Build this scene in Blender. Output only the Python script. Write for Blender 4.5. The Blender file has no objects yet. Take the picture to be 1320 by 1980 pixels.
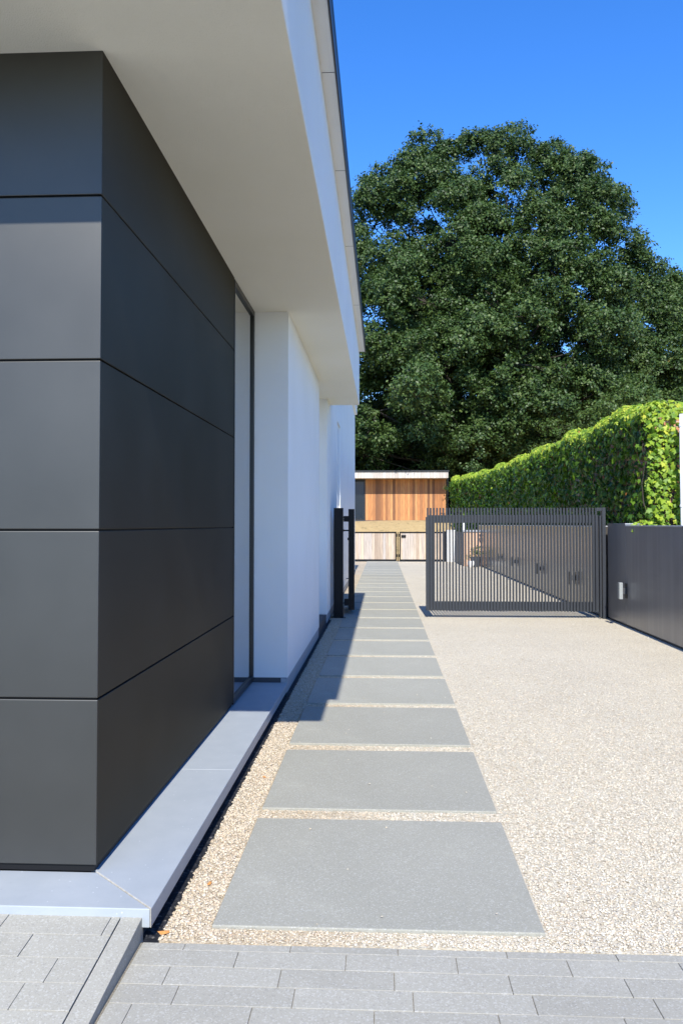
import bpy, bmesh, math, random
import numpy as np
from mathutils import Vector, Matrix
random.seed(7)
R = np.random.default_rng(11)
sc = bpy.context.scene
COL = sc.collection

# ------------------------------------------------------------------ camera
cd = bpy.data.cameras.new('camera'); cam = bpy.data.objects.new('camera', cd); COL.objects.link(cam)
cam.location = (0, 0, 1.5)
cam.rotation_euler = (math.radians(90 + 1.6), 0, math.atan(80 / 1600))
cd.sensor_fit = 'VERTICAL'; cd.sensor_height = 22.3; cd.sensor_width = 22.3
cd.lens = 22.3 * 1600 / 1980
cd.shift_y = -20.7 / 1980
cd.clip_start = 0.05; cd.clip_end = 2000
sc.camera = cam

# ------------------------------------------------------------------ light
ELEV = math.atan(0.9127); KX = 0.024
sun_dir = Vector((KX, -1.0, 0.9127)).normalized()
w = bpy.data.worlds.new('World'); sc.world = w; w.use_nodes = True
nt = w.node_tree; nt.nodes.clear()
sky = nt.nodes.new('ShaderNodeTexSky'); sky.sky_type = 'NISHITA'; sky.sun_disc = False
sky.sun_elevation = ELEV; sky.sun_rotation = math.pi - math.atan(KX)
sky.air_density = 1.0; sky.dust_density = 0.12; sky.ozone_density = 5.0; sky.altitude = 200
hs = nt.nodes.new('ShaderNodeHueSaturation'); hs.inputs['Saturation'].default_value = 1.26
hs.inputs['Hue'].default_value = 0.511
bg = nt.nodes.new('ShaderNodeBackground'); bg.inputs['Strength'].default_value = 0.15
ow = nt.nodes.new('ShaderNodeOutputWorld')
nt.links.new(sky.outputs[0], hs.inputs['Color']); nt.links.new(hs.outputs[0], bg.inputs['Color']); nt.links.new(bg.outputs[0], ow.inputs['Surface'])
sd = bpy.data.lights.new('sun', 'SUN'); sun = bpy.data.objects.new('sun', sd); COL.objects.link(sun)
sd.energy = 3.7; sd.angle = math.radians(0.5); sd.color = (1.0, 0.965, 0.88)
sun.rotation_euler = sun_dir.to_track_quat('Z', 'Y').to_euler(); sun.location = (0, -10, 12)
sc.view_settings.view_transform = 'Standard'; sc.view_settings.look = 'None'
sc.view_settings.exposure = 1.0; sc.view_settings.gamma = 1.0

# ------------------------------------------------------------------ helpers
def tag(o, label=None, cat=None, group=None, kind=None):
    if label: o['label'] = label
    if cat: o['category'] = cat
    if group: o['group'] = group
    if kind: o['kind'] = kind
    return o
def empty(name, loc, label=None, cat=None, group=None):
    o = bpy.data.objects.new(name, None); COL.objects.link(o); o.location = loc
    o.empty_display_size = 0.2
    return tag(o, label, cat, group)
def mesh_obj(name, me, mat, parent=None, bevel=0, smooth=False, seg=2):
    o = bpy.data.objects.new(name, me); COL.objects.link(o)
    for m in (mat if isinstance(mat, (list, tuple)) else [mat]): me.materials.append(m)
    if parent is not None:
        o.parent = parent
        o.matrix_parent_inverse = Matrix.Translation(-world_loc(parent))
    if bevel:
        b = o.modifiers.new('bevel', 'BEVEL'); b.width = bevel; b.segments = seg; b.limit_method = 'ANGLE'
        b.angle_limit = math.radians(40)
    if smooth:
        me.polygons.foreach_set('use_smooth', [True] * len(me.polygons))
    return o
def world_loc(o):
    v = Vector(o.location) if not o.get('_abs') else Vector((0, 0, 0))
    return v
class MB:
    def __init__(s): s.v = []; s.f = []; s.m = []
    def box(s, x0, x1, y0, y1, z0, z1, mi=0):
        n = len(s.v)
        s.v += [(x0,y0,z0),(x1,y0,z0),(x1,y1,z0),(x0,y1,z0),(x0,y0,z1),(x1,y0,z1),(x1,y1,z1),(x0,y1,z1)]
        for f in ((0,3,2,1),(4,5,6,7),(0,1,5,4),(1,2,6,5),(2,3,7,6),(3,0,4,7)):
            s.f.append(tuple(n + i for i in f)); s.m.append(mi)
        return s
    def prism(s, pts, z0, z1, mi=0, axis='z'):
        n = len(s.v); k = len(pts)
        def P(p, t):
            if axis == 'z': return (p[0], p[1], t)
            if axis == 'y': return (p[0], t, p[1])
            return (t, p[0], p[1])
        s.v += [P(p, z0) for p in pts] + [P(p, z1) for p in pts]
        s.f.append(tuple(n + i for i in range(k))[::-1]); s.f.append(tuple(n + k + i for i in range(k)))
        for i in range(k): s.f.append((n+i, n+(i+1)%k, n+k+(i+1)%k, n+k+i))
        s.m += [mi] * (k + 2)
        return s
    def tube(s, pts, rads, seg=8, cap=True):
        pts = [Vector(p) for p in pts]
        rings = []
        for i, p in enumerate(pts):
            d = (pts[min(i+1, len(pts)-1)] - pts[max(i-1, 0)]).normalized()
            a = d.cross(Vector((0, 0, 1)) if abs(d.z) < .9 else Vector((0, 1, 0))).normalized(); b = d.cross(a)
            n = len(s.v); r = rads[i] if isinstance(rads, (list, tuple)) else rads
            for k in range(seg):
                t = 2 * math.pi * k / seg
                s.v.append(tuple(p + (a * math.cos(t) + b * math.sin(t)) * r))
            rings.append(n)
        for i in range(len(rings) - 1):
            for k in range(seg):
                s.f.append((rings[i]+k, rings[i]+(k+1)%seg, rings[i+1]+(k+1)%seg, rings[i+1]+k)); s.m.append(0)
        if cap:
            s.f.append(tuple(rings[0]+k for k in range(seg))[::-1]); s.f.append(tuple(rings[-1]+k for k in range(seg)))
            s.m += [0, 0]
        return s
    def build(s, name, mat, parent=None, bevel=0, smooth=False, seg=2):
        me = bpy.data.meshes.new(name); me.from_pydata(s.v, [], s.f)
        me.polygons.foreach_set('material_index', s.m)
        bm = bmesh.new(); bm.from_mesh(me); bmesh.ops.recalc_face_normals(bm, faces=bm.faces); bm.to_mesh(me); bm.free()
        return mesh_obj(name, me, mat, parent, bevel, smooth, seg)
def box(name, mat, parent, *b, bevel=0): return MB().box(*b).build(name, mat, parent, bevel)
def np_mesh(name, V, loops, starts, smooth=False, cols=None):
    me = bpy.data.meshes.new(name)
    V = np.asarray(V, np.float32); loops = np.asarray(loops, np.int32); starts = np.asarray(starts, np.int32)
    me.vertices.add(len(V)); me.vertices.foreach_set('co', V.ravel())
    me.loops.add(len(loops)); me.loops.foreach_set('vertex_index', loops)
    me.polygons.add(len(starts)); me.polygons.foreach_set('loop_start', starts)
    if cols is not None:
        a = me.attributes.new('tint', 'FLOAT', 'POINT'); a.data.foreach_set('value', np.asarray(cols, np.float32))
    me.update(calc_edges=True); me.validate()
    if smooth: me.polygons.foreach_set('use_smooth', [True] * len(me.polygons))
    return me

# ------------------------------------------------------------------ materials
class NT:
    def __init__(s, name):
        s.mat = bpy.data.materials.new(name); s.mat.use_nodes = True; s.t = s.mat.node_tree
        s.b = s.t.nodes['Principled BSDF']; s.out = s.t.nodes['Material Output']
        s.tc = s.n('ShaderNodeTexCoord'); s.pos = s.tc.outputs['Object']
    def n(s, typ, **kw):
        nd = s.t.nodes.new(typ)
        for k, v in kw.items(): setattr(nd, k, v)
        return nd
    def l(s, a, b): s.t.links.new(a, b)
    def set(s, **kw):
        for k, v in kw.items(): s.b.inputs[k.replace('_', ' ')].default_value = v
    def mapping(s, scale=(1,1,1), src=None):
        m = s.n('ShaderNodeMapping'); m.inputs['Scale'].default_value = scale; s.l(src or s.pos, m.inputs['Vector']); return m.outputs[0]
    def noise(s, scale, detail=4, rough=.5, src=None):
        nd = s.n('ShaderNodeTexNoise'); nd.inputs['Scale'].default_value = scale; nd.inputs['Detail'].default_value = detail
        nd.inputs['Roughness'].default_value = rough; s.l(src or s.pos, nd.inputs['Vector']); return nd.outputs['Fac']
    def vor(s, scale, feature='F1', src=None):
        nd = s.n('ShaderNodeTexVoronoi', feature=feature); nd.inputs['Scale'].default_value = scale; s.l(src or s.pos, nd.inputs['Vector']); return nd
    def ramp(s, src, stops, interp='LINEAR'):
        r = s.n('ShaderNodeValToRGB'); cr = r.color_ramp; cr.interpolation = interp
        while len(cr.elements) < len(stops): cr.elements.new(.5)
        for e, (p, c) in zip(cr.elements, stops):
            e.position = p; e.color = (*c, 1) if len(c) == 3 else c
        s.l(src, r.inputs[0]); return r.outputs[0]
    def mix(s, fac, a, b, mode='MIX'):
        m = s.n('ShaderNodeMix', data_type='RGBA', blend_type=mode)
        for i, v in ((0, fac), (6, a), (7, b)):
            if isinstance(v, (int, float)): m.inputs[i].default_value = v
            elif isinstance(v, tuple): m.inputs[i].default_value = (*v, 1)
            else: s.l(v, m.inputs[i])
        return m.outputs[2]
    def math(s, op, a, b=None):
        m = s.n('ShaderNodeMath', operation=op)
        for i, v in ((0, a), (1, b)):
            if v is None: continue
            if isinstance(v, (int, float)): m.inputs[i].default_value = v
            else: s.l(v, m.inputs[i])
        return m.outputs[0]
    def col(s, c):
        if isinstance(c, tuple): s.b.inputs['Base Color'].default_value = (*c, 1)
        else: s.l(c, s.b.inputs['Base Color'])
    def bump(s, h, strength=.3, dist=.01, prev=None):
        b = s.n('ShaderNodeBump'); b.inputs['Strength'].default_value = strength; b.inputs['Distance'].default_value = dist
        s.l(h, b.inputs['Height'])
        if prev is not None: s.l(prev, b.inputs['Normal'])
        s.l(b.outputs[0], s.b.inputs['Normal']); return b.outputs[0]
def gray(a): return (a, a, a)

# stucco
def m_stucco(name='stucco', stain=False, a_=(.85,.84,.80), b_=(.89,.88,.85)):
    t = NT(name); n = t.noise(1.3, 5); c = t.ramp(n, [(.3, a_), (.75, b_)])
    if stain:
        n2 = t.noise(3.2, 6, .7, t.mapping((1.5, .35, 1)))
        c = t.mix(t.ramp(n2, [(.58, gray(0)), (.8, gray(.5))]), c, (.62,.50,.34))
        n3 = t.vor(6.0); c = t.mix(t.ramp(n3.outputs['Distance'], [(.03, gray(.7)), (.07, gray(0))]), c, (.30,.22,.15))
    t.col(c); t.set(Roughness=.85)
    if not stain:
        v = t.vor(3.1); sp = t.ramp(v.outputs['Distance'], [(.012, gray(.75)), (.022, gray(0))]); t.col(t.mix(sp, c, (.35,.31,.26)))
    t.bump(t.noise(170, 4, .7), .8, .009); return t.mat
M = {}
M['stucco'] = m_stucco()
M['eave'] = m_stucco('eave_board', True); M['soffit'] = m_stucco('soffit_render', False, (.84,.81,.68), (.88,.85,.73))
# coated dark metal cladding
def m_metal(name, c, rough, metallic, spec=.5, streak=0, tint=(1,1,1)):
    t = NT(name); n = t.noise(900, 2, .6)
    n2 = t.noise(2.2, 4)
    k = t.ramp(n2, [(.3, tuple(x*.93 for x in c)), (.7, tuple(x*1.07 for x in c))])
    if streak:
        n4 = t.noise(1.0, 4, .6, t.mapping((1, 9, .25))); k = t.mix(t.ramp(n4, [(.45, gray(0)), (.75, gray(streak))]), k, tuple(min(1, x*1.9+.02) for x in c))
    t.col(k)
    t.b.inputs['Specular Tint'].default_value = (*tint, 1)
    r = t.math('ADD', t.math('MULTIPLY', n2, .05), rough - .025); t.l(r, t.b.inputs['Roughness'])
    t.set(Metallic=metallic); t.b.inputs['Specular IOR Level'].default_value = spec
    t.bump(n, .06, .0008); return t.mat
M['panel'] = m_metal('cladding_metal', (.096,.094,.088), .47, .90, tint=(.42,.39,.33))
M['panel_edge'] = m_metal('cladding_fold', (.10,.105,.11), .35, .6)
M['frame'] = m_metal('dark_frame', (.022,.022,.022), .4, .2)
M['black'] = m_metal('black_steel', (.007,.007,.008), .5, .05, .22)
M['gate'] = m_metal('gate_steel', (.030,.034,.042), .5, .1, .35)
M['wallmetal'] = m_metal('wall_cladding', (.185,.185,.195), .32, .35, .6, .25)
M['wallmetal2'] = m_metal('wall_cladding_far', (.11,.10,.092), .22, .35, .6, .2)
M['coping'] = m_metal('coping_metal', (.55,.56,.58), .45, .6)
M['alu'] = m_metal('lamp_metal', (.36,.38,.38), .45, .4)
t = NT('white_paint'); t.col((.85,.85,.85)); t.set(Roughness=.4); M['white'] = t.mat
t = NT('glass'); t.col((.012,.016,.018)); t.set(Roughness=.02); t.b.inputs['Specular IOR Level'].default_value = .9; t.b.inputs['Coat Weight'].default_value = 1.0; t.b.inputs['Coat IOR'].default_value = 1.9; M['glass'] = t.mat
# blue stone sill
def m_stone():
    t = NT('bluestone'); n = t.noise(7, 6, .6); c = t.ramp(n, [(.3, (.315,.345,.372)), (.7, (.35,.378,.402))])
    v = t.vor(24); c = t.mix(t.ramp(v.outputs['Distance'], [(.05, gray(.7)), (.09, gray(0))]), c, (.62,.64,.66))
    n2 = t.noise(60, 4, .7); c = t.mix(t.ramp(n2, [(.62, gray(0)), (.75, gray(.35))]), c, (.22,.23,.26))
    t.col(c); t.set(Roughness=.5); t.bump(t.noise(150, 4, .6), .12, .002); return t.mat
M['stone'] = m_stone()
t = NT('mortar'); t.col(t.ramp(t.noise(80), [(.3, (.38,.35,.29)), (.7, (.55,.52,.45))])); t.set(Roughness=.9); M['mortar'] = t.mat
t = NT('dark_base'); t.col((.05,.052,.058)); t.set(Roughness=.7); M['base'] = t.mat
# concrete slabs / pavers
def m_conc(name, c0, c1, fleck=.5, per_tint=.0):
    t = NT(name); n = t.noise(1.4, 6, .6); c = t.ramp(n, [(.3, c0), (.7, c1)])
    c = t.mix(t.ramp(t.noise(4.5, 7, .75), [(.56, gray(0)), (.72, gray(.35))]), c, tuple(x*1.35 for x in c1))
    n2 = t.noise(330, 3, .8); c = t.mix(t.ramp(n2, [(.35, gray(.45)), (.5, gray(0))]), c, tuple(x*.62 for x in c0))
    v = t.vor(190); cc = t.n('ShaderNodeSeparateColor'); t.l(v.outputs['Color'], cc.inputs[0])
    c = t.mix(t.ramp(cc.outputs[0], [(.80, gray(0)), (.9, gray(fleck))]), c, (.62,.61,.58))
    c = t.mix(t.ramp(cc.outputs[1], [(.88, gray(0)), (.94, gray(fleck*.8))]), c, (.10,.10,.11))
    if per_tint:
        g = t.n('ShaderNodeAttribute', attribute_name='tint'); c = t.mix(1.0, c, t.ramp(g.outputs['Fac'], [(0, gray(1-per_tint)), (1, gray(1+per_tint))]), 'MULTIPLY')
    t.col(c); t.set(Roughness=.8); t.bump(n2, .5, .0025); return t.mat
M['slab'] = m_conc('slab_concrete', (.290,.282,.236), (.332,.322,.270), .22, .05)
M['paver'] = m_conc('paver_concrete', (.325,.310,.262), (.365,.349,.298), .25, .05)
M['joint'] = NT('joint_sand').mat
t = NT('joint_sand2'); t.col(t.ramp(t.noise(200, 3), [(.3, (.10,.09,.075)), (.7, (.30,.27,.21))])); t.set(Roughness=1); M['joint'] = t.mat
# gravel
def m_gravel():
    t = NT('resin_gravel')
    nz = t.n('ShaderNodeTexNoise'); nz.inputs['Scale'].default_value = 60; t.l(t.pos, nz.inputs['Vector'])
    wv = t.n('ShaderNodeMix', data_type='VECTOR'); wv.inputs[0].default_value = .006
    t.l(t.pos, wv.inputs[4]); t.l(nz.outputs['Color'], wv.inputs[5])
    src = wv.outputs[1]
    v = t.vor(125, 'F1', src); sp = t.n('ShaderNodeSeparateColor'); t.l(v.outputs['Color'], sp.inputs[0])
    stops = [(0, (.36,.30,.24)), (.12, (.56,.48,.38)), (.3, (.68,.60,.48)), (.48, (.62,.58,.52)), (.62, (.76,.69,.58)), (.78, (.71,.60,.46)), (.9, (.84,.80,.73)), (1, (.62,.48,.35))]
    c = t.ramp(sp.outputs[0], stops)
    c = t.mix(t.ramp(v.outputs['Distance'], [(.5, gray(0)), (.9, gray(.4))]), c, (.30,.25,.20))
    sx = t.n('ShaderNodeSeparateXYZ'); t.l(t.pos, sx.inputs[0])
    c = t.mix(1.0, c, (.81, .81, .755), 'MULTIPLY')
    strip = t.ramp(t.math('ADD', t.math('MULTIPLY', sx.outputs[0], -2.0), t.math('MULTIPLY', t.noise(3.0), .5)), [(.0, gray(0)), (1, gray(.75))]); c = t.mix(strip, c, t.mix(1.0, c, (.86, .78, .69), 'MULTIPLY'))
    big = t.noise(.9, 5, .6); c = t.mix(1.0, c, t.ramp(big, [(.3, gray(.94)), (.7, gray(1.05))]), 'MULTIPLY')
    t.col(c); t.set(Roughness=.75)
    h = t.math('SUBTRACT', 1.0, v.outputs['Distance']); h2 = t.math('ADD', h, t.math('MULTIPLY', sp.outputs[1], .9))
    b1 = t.bump(h2, .55, .005); t.bump(t.noise(500, 2), .3, .001, b1); return t.mat
M['gravel'] = m_gravel()
def m_pebble():
    t = NT('pebbles'); g = t.n('ShaderNodeAttribute', attribute_name='tint')
    c = t.ramp(g.outputs['Fac'], [(0, (.38,.32,.25)), (.12, (.56,.49,.39)), (.3, (.68,.60,.49)), (.48, (.62,.585,.53)), (.62, (.76,.70,.61)), (.78, (.72,.60,.48)), (.9, (.84,.81,.76)), (1, (.62,.47,.35))])
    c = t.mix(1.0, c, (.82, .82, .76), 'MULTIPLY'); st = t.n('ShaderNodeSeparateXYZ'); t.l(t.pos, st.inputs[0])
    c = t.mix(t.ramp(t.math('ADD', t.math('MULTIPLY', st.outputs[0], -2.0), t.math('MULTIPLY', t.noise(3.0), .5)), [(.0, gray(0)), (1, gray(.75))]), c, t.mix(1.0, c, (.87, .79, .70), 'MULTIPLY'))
    c = t.mix(t.ramp(t.noise(380, 3), [(.4, gray(0)), (.7, gray(.3))]), c, (.42,.36,.30))
    t.col(c); t.set(Roughness=.6); return t.mat
M['pebble'] = m_pebble()
# wood
def m_wood(name, pal, scale, stripe=8.0, axis=0, rough=.7):
    t = NT(name)
    sx = t.n('ShaderNodeSeparateXYZ'); t.l(t.pos, sx.inputs[0])
    fl = t.math('FLOOR', t.math('MULTIPLY', sx.outputs[axis], stripe))
    wn = t.n('ShaderNodeTexWhiteNoise', noise_dimensions='1D'); t.l(fl, wn.inputs['W'])
    c = t.ramp(wn.outputs['Value'], pal)
    g = t.noise(3.0, 6, .6, t.mapping((22, 22, .7) if axis == 0 else (.7, 22, 22)))
    c = t.mix(t.ramp(g, [(.35, gray(.55)), (.6, gray(0))]), c, tuple(x*.5 for x in pal[0][1]))
    fr = t.math('FRACT', t.math('MULTIPLY', sx.outputs[axis], stripe))
    gap = t.ramp(fr, [(0, gray(1)), (.035, gray(0)), (.965, gray(0)), (1, gray(1))])
    c = t.mix(gap, c, tuple(x*.18 for x in pal[0][1]))
    t.col(c); t.set(Roughness=rough); t.bump(g, .2, .004); return t.mat
M['cedar'] = m_wood('cedar_boards', [(0, (.19,.08,.032)), (.25, (.40,.165,.055)), (.5, (.52,.215,.07)), (.75, (.62,.31,.11)), (1, (.34,.135,.05))], 1, 7.5)
M['greywood'] = m_wood('weathered_boards', [(0, (.36,.27,.20)), (.3, (.54,.44,.34)), (.6, (.48,.43,.39)), (1, (.64,.50,.34))], 1, 9.0)
M['fasciawood'] = m_wood('weathered_fascia', [(0, (.46,.40,.34)), (.5, (.58,.53,.47)), (1, (.50,.44,.38))], 1, 6.0)
# brick (lit warm)
def m_brick(a_=(.52,.22,.11,1), b_=(.40,.16,.09,1), c_=(.32,.14,.08), d_=(.62,.34,.2)):
    t = NT('brick'); b = t.n('ShaderNodeTexBrick'); b.inputs['Scale'].default_value = 1; b.inputs['Brick Width'].default_value = .22; b.inputs['Row Height'].default_value = .07
    b.inputs['Mortar Size'].default_value = .008; b.inputs['Color1'].default_value = a_; b.inputs['Color2'].default_value = b_; b.inputs['Mortar'].default_value = (.5,.44,.36,1)
    mp = t.n('ShaderNodeMapping'); mp.inputs['Rotation'].default_value = (math.pi/2, 0, 0); t.l(t.pos, mp.inputs['Vector']); t.l(mp.outputs[0], b.inputs['Vector'])
    t.col(t.mix(.35, b.outputs['Color'], t.ramp(t.noise(14), [(.3, c_), (.7, d_)]))); t.set(Roughness=.9); t.bump(b.outputs['Fac'], -.4, .006); return t.mat
M['brick'] = m_brick(); M['palebrick'] = m_brick((.66,.40,.26,1), (.56,.32,.20,1), (.52,.34,.22), (.74,.50,.34))
# ground
t = NT('soil'); t.col(t.ramp(t.noise(.6, 8, .6), [(.35, (.05,.06,.025)), (.65, (.10,.09,.05))])); t.set(Roughness=1); M['soil'] = t.mat
t = NT('dry_lawn')
n = t.noise(5, 8, .7); c = t.ramp(n, [(.3, (.36,.245,.105)), (.7, (.48,.345,.155))])
c = t.mix(t.ramp(t.noise(2.6, 6, .7, t.mapping((1, .5, 1))), [(.56, gray(0)), (.64, gray(.8))]), c, (.20,.15,.06))
t.col(c); t.set(Roughness=1); t.bump(n, .6, .06); M['lawn'] = t.mat
t = NT('added_street_asphalt'); t.col(t.ramp(t.noise(80, 3), [(.3, (.035,.035,.036)), (.7, (.06,.06,.06))])); t.set(Roughness=.9); M['added_street_asphalt'] = t.mat
t = NT('gap_shade_stones'); v = t.vor(95); sp = t.n('ShaderNodeSeparateColor'); t.l(v.outputs['Color'], sp.inputs[0])
t.col(t.ramp(sp.outputs[0], [(0, (.006,.007,.010)), (.7, (.016,.018,.024)), (.9, (.04,.042,.05)), (1, (.16,.15,.14))])); t.set(Roughness=.6); t.bump(v.outputs['Distance'], -.6, .008); M['gapshade'] = t.mat  # stone colours kept near black to paint the shade beside the sill
# foliage
def m_leaf(name, stops, rough=.45, trans=.25, spec=.5):
    t = NT(name); g = t.n('ShaderNodeAttribute', attribute_name='tint')
    c = t.ramp(g.outputs['Fac'], stops); t.col(c); t.set(Roughness=rough); t.b.inputs['Specular IOR Level'].default_value = spec
    tr = t.n('ShaderNodeBsdfTranslucent'); mx = t.n('ShaderNodeMixShader'); mx.inputs[0].default_value = trans
    cc = t.mix(1.0, c, (1.3, 1.5, .5), 'MULTIPLY'); t.l(cc, tr.inputs['Color'])
    t.l(t.b.outputs[0], mx.inputs[1]); t.l(tr.outputs[0], mx.inputs[2]); t.l(mx.outputs[0], t.out.inputs['Surface']); return t.mat
M['oak'] = m_leaf('oak_leaves', [(0, (.016,.038,.009)), (.5, (.042,.080,.018)), (.85, (.078,.122,.030)), (.97, (.105,.15,.04)), (1, (.24,.18,.05))], .5, .14, .33)
M['oak2'] = m_leaf('pale_leaves', [(0, (.032,.065,.016)), (.5, (.050,.092,.022)), (1, (.085,.125,.03))], .5, .18, .35)
M['shrub'] = m_leaf('shrub_leaves', [(0, (.040,.080,.018)), (.5, (.065,.112,.025)), (1, (.11,.15,.035))], .5, .2, .35)
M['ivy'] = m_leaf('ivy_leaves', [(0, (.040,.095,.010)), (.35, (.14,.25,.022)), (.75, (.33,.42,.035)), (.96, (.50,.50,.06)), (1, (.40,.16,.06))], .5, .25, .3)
M['potplant'] = m_leaf('pot_leaves', [(0, (.05,.10,.02)), (1, (.25,.26,.06))], .5, .2)
t = NT('bark'); t.col(t.ramp(t.noise(5, 6, .6, t.mapping((3, 3, .6))), [(.3, (.022,.019,.014)), (.7, (.065,.054,.042))])); t.set(Roughness=.95); t.bump(t.noise(9, 5), .5, .04); M['bark'] = t.mat

# ------------------------------------------------------------------ ground
tag(MB().box(-500, 500, -200, 900, -.5, -.03).build('ground', M['soil']), kind='structure')
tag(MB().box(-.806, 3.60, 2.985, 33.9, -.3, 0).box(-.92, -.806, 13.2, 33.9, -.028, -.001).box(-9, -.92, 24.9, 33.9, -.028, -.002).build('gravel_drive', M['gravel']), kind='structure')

tag(MB().box(-.9, -.8055, 2.99, 13.15, -.06, -.016).build('gap_shade_strip', M['gapshade']), kind='structure')  # near-black strip paints in the shade of the gap below the sill
def paver_mesh(name, x0, x1, y0, y1, rows, L, zf, mat, offs):
    """running-bond pavers laid as slightly uneven bevelled blocks in one sheet; rows: list of (ya, yb)"""
    mb = MB(); tints = []
    rr = random.Random(3)
    for i, (ya, yb) in enumerate(rows):
        x = (offs[i] if i < len(offs) else offs[-1] + .17*i + .05*((i*7) % 3)); x -= math.ceil((x - x0) / L) * L
        while x < x1:
            a, b = max(x, x0), min(x + L, x1)
            if b - a > .03:
                g = .0013; dz = rr.uniform(-.0009, .0009)
                n = len(mb.v)
                mb.box(a+g, b-g, ya+g*1.3, yb-g*1.3, -.06, 0)
                v = rr.random()
                for k in range(8):
                    X, Y, Z = mb.v[n+k]
                    mb.v[n+k] = (X, Y, zf(Y) + dz + (Z if Z < 0 else 0)); tints.append(v)
            x += L
    o = mb.build(name, mat, None, .0008, seg=1)
    a = o.data.attributes.new('tint', 'FLOAT', 'POINT'); a.data.foreach_set('value', tints)
    return o
rows = [(2.93, 2.978), (2.822, 2.93), (2.709, 2.822), (2.599, 2.709)]
y = 2.599
while y > -3: rows.append((y - .112, y)); y -= .112
tag(paver_mesh('paving', -.862, 3.55, -6, 3, rows, .378, lambda Y: .0, M['paver'], [.05, -.129, .035, .093, -.029]), kind='structure')
tag(MB().box(-.87, 3.56, -6.1, 2.98, -.028, -.004).build('paving_bed', M['joint']), kind='structure')
# ramp of raised pavers at the front of the house
zr = lambda Y: .078 - .105 * max(0, (3.0 - Y)) if Y > 2.35 else .078 - .105 * .65
rowsL = []; y = 3.012
while y > -5: rowsL.append((y - .127, y)); y -= .127
tag(paver_mesh('ramp_paving', -9, -.950, -5, 3.0, rowsL, .378, zr, M['paver'], [-1.362, -1.224, -1.084, -1.14, -1.30]), kind='structure')
b = MB()
ks = [3.012, 2.6, 2.35, -5]
for a, c in zip(ks[:-1], ks[1:]):
    b.prism([(c, -.2), (a, -.2), (a, zr(a)), (c, zr(c))], -.946, -.872, axis='x')
k = b.build('ramp_kerb', M['paver'], None)
a = k.data.attributes.new('tint', 'FLOAT', 'POINT'); a.data.foreach_set('value', [.55]*len(k.data.vertices))
tag(k, kind='structure')

# street behind the camera, unseen, added to dim bounce on the front cladding
tag(MB().box(-60, 60, -60, -3.02, -.028, -.012).build('added_street', M['added_street_asphalt']), kind='structure')
# ------------------------------------------------------------------ stepping slabs
ordn = ['first', 'second', 'third', 'fourth', 'fifth', 'sixth', 'seventh', 'eighth', 'ninth', 'tenth', 'eleventh', 'twelfth', 'thirteenth', 'fourteenth', 'fifteenth', 'sixteenth', 'seventeenth', 'eighteenth', 'nineteenth', 'twentieth', 'twenty-first', 'twenty-second', 'twenty-third', 'last']
y = 3.085
for i in range(24):
    x0, x1 = -.634 + random.uniform(-.004, .004), .590 + random.uniform(-.004, .004)
    L = 1.125
    s = MB().box(x0, x1, 0, L, -.03, .016).build('stepping_slab', M['slab'], None, .004)
    at = s.data.attributes.new('tint', 'FLOAT', 'POINT'); at.data.foreach_set('value', [random.random()]*len(s.data.vertices))
    s.location = (0, y, random.uniform(-.002, .002)); s.rotation_euler.z = random.uniform(-.0018, .0018)
    if i == 0: lab = 'nearest and largest grey concrete slab, beside the strip of grey pavers'
    elif i == 23: lab = 'farthest grey concrete slab of the path, just before the low wooden gates'
    else: lab = '%s grey concrete path slab counting away from the grey pavers' % ordn[i]
    tag(s, lab, 'paving slab', 'concrete slabs in a row across the gravel')
    y += 1.277 if i < 12 else 1.262

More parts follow.
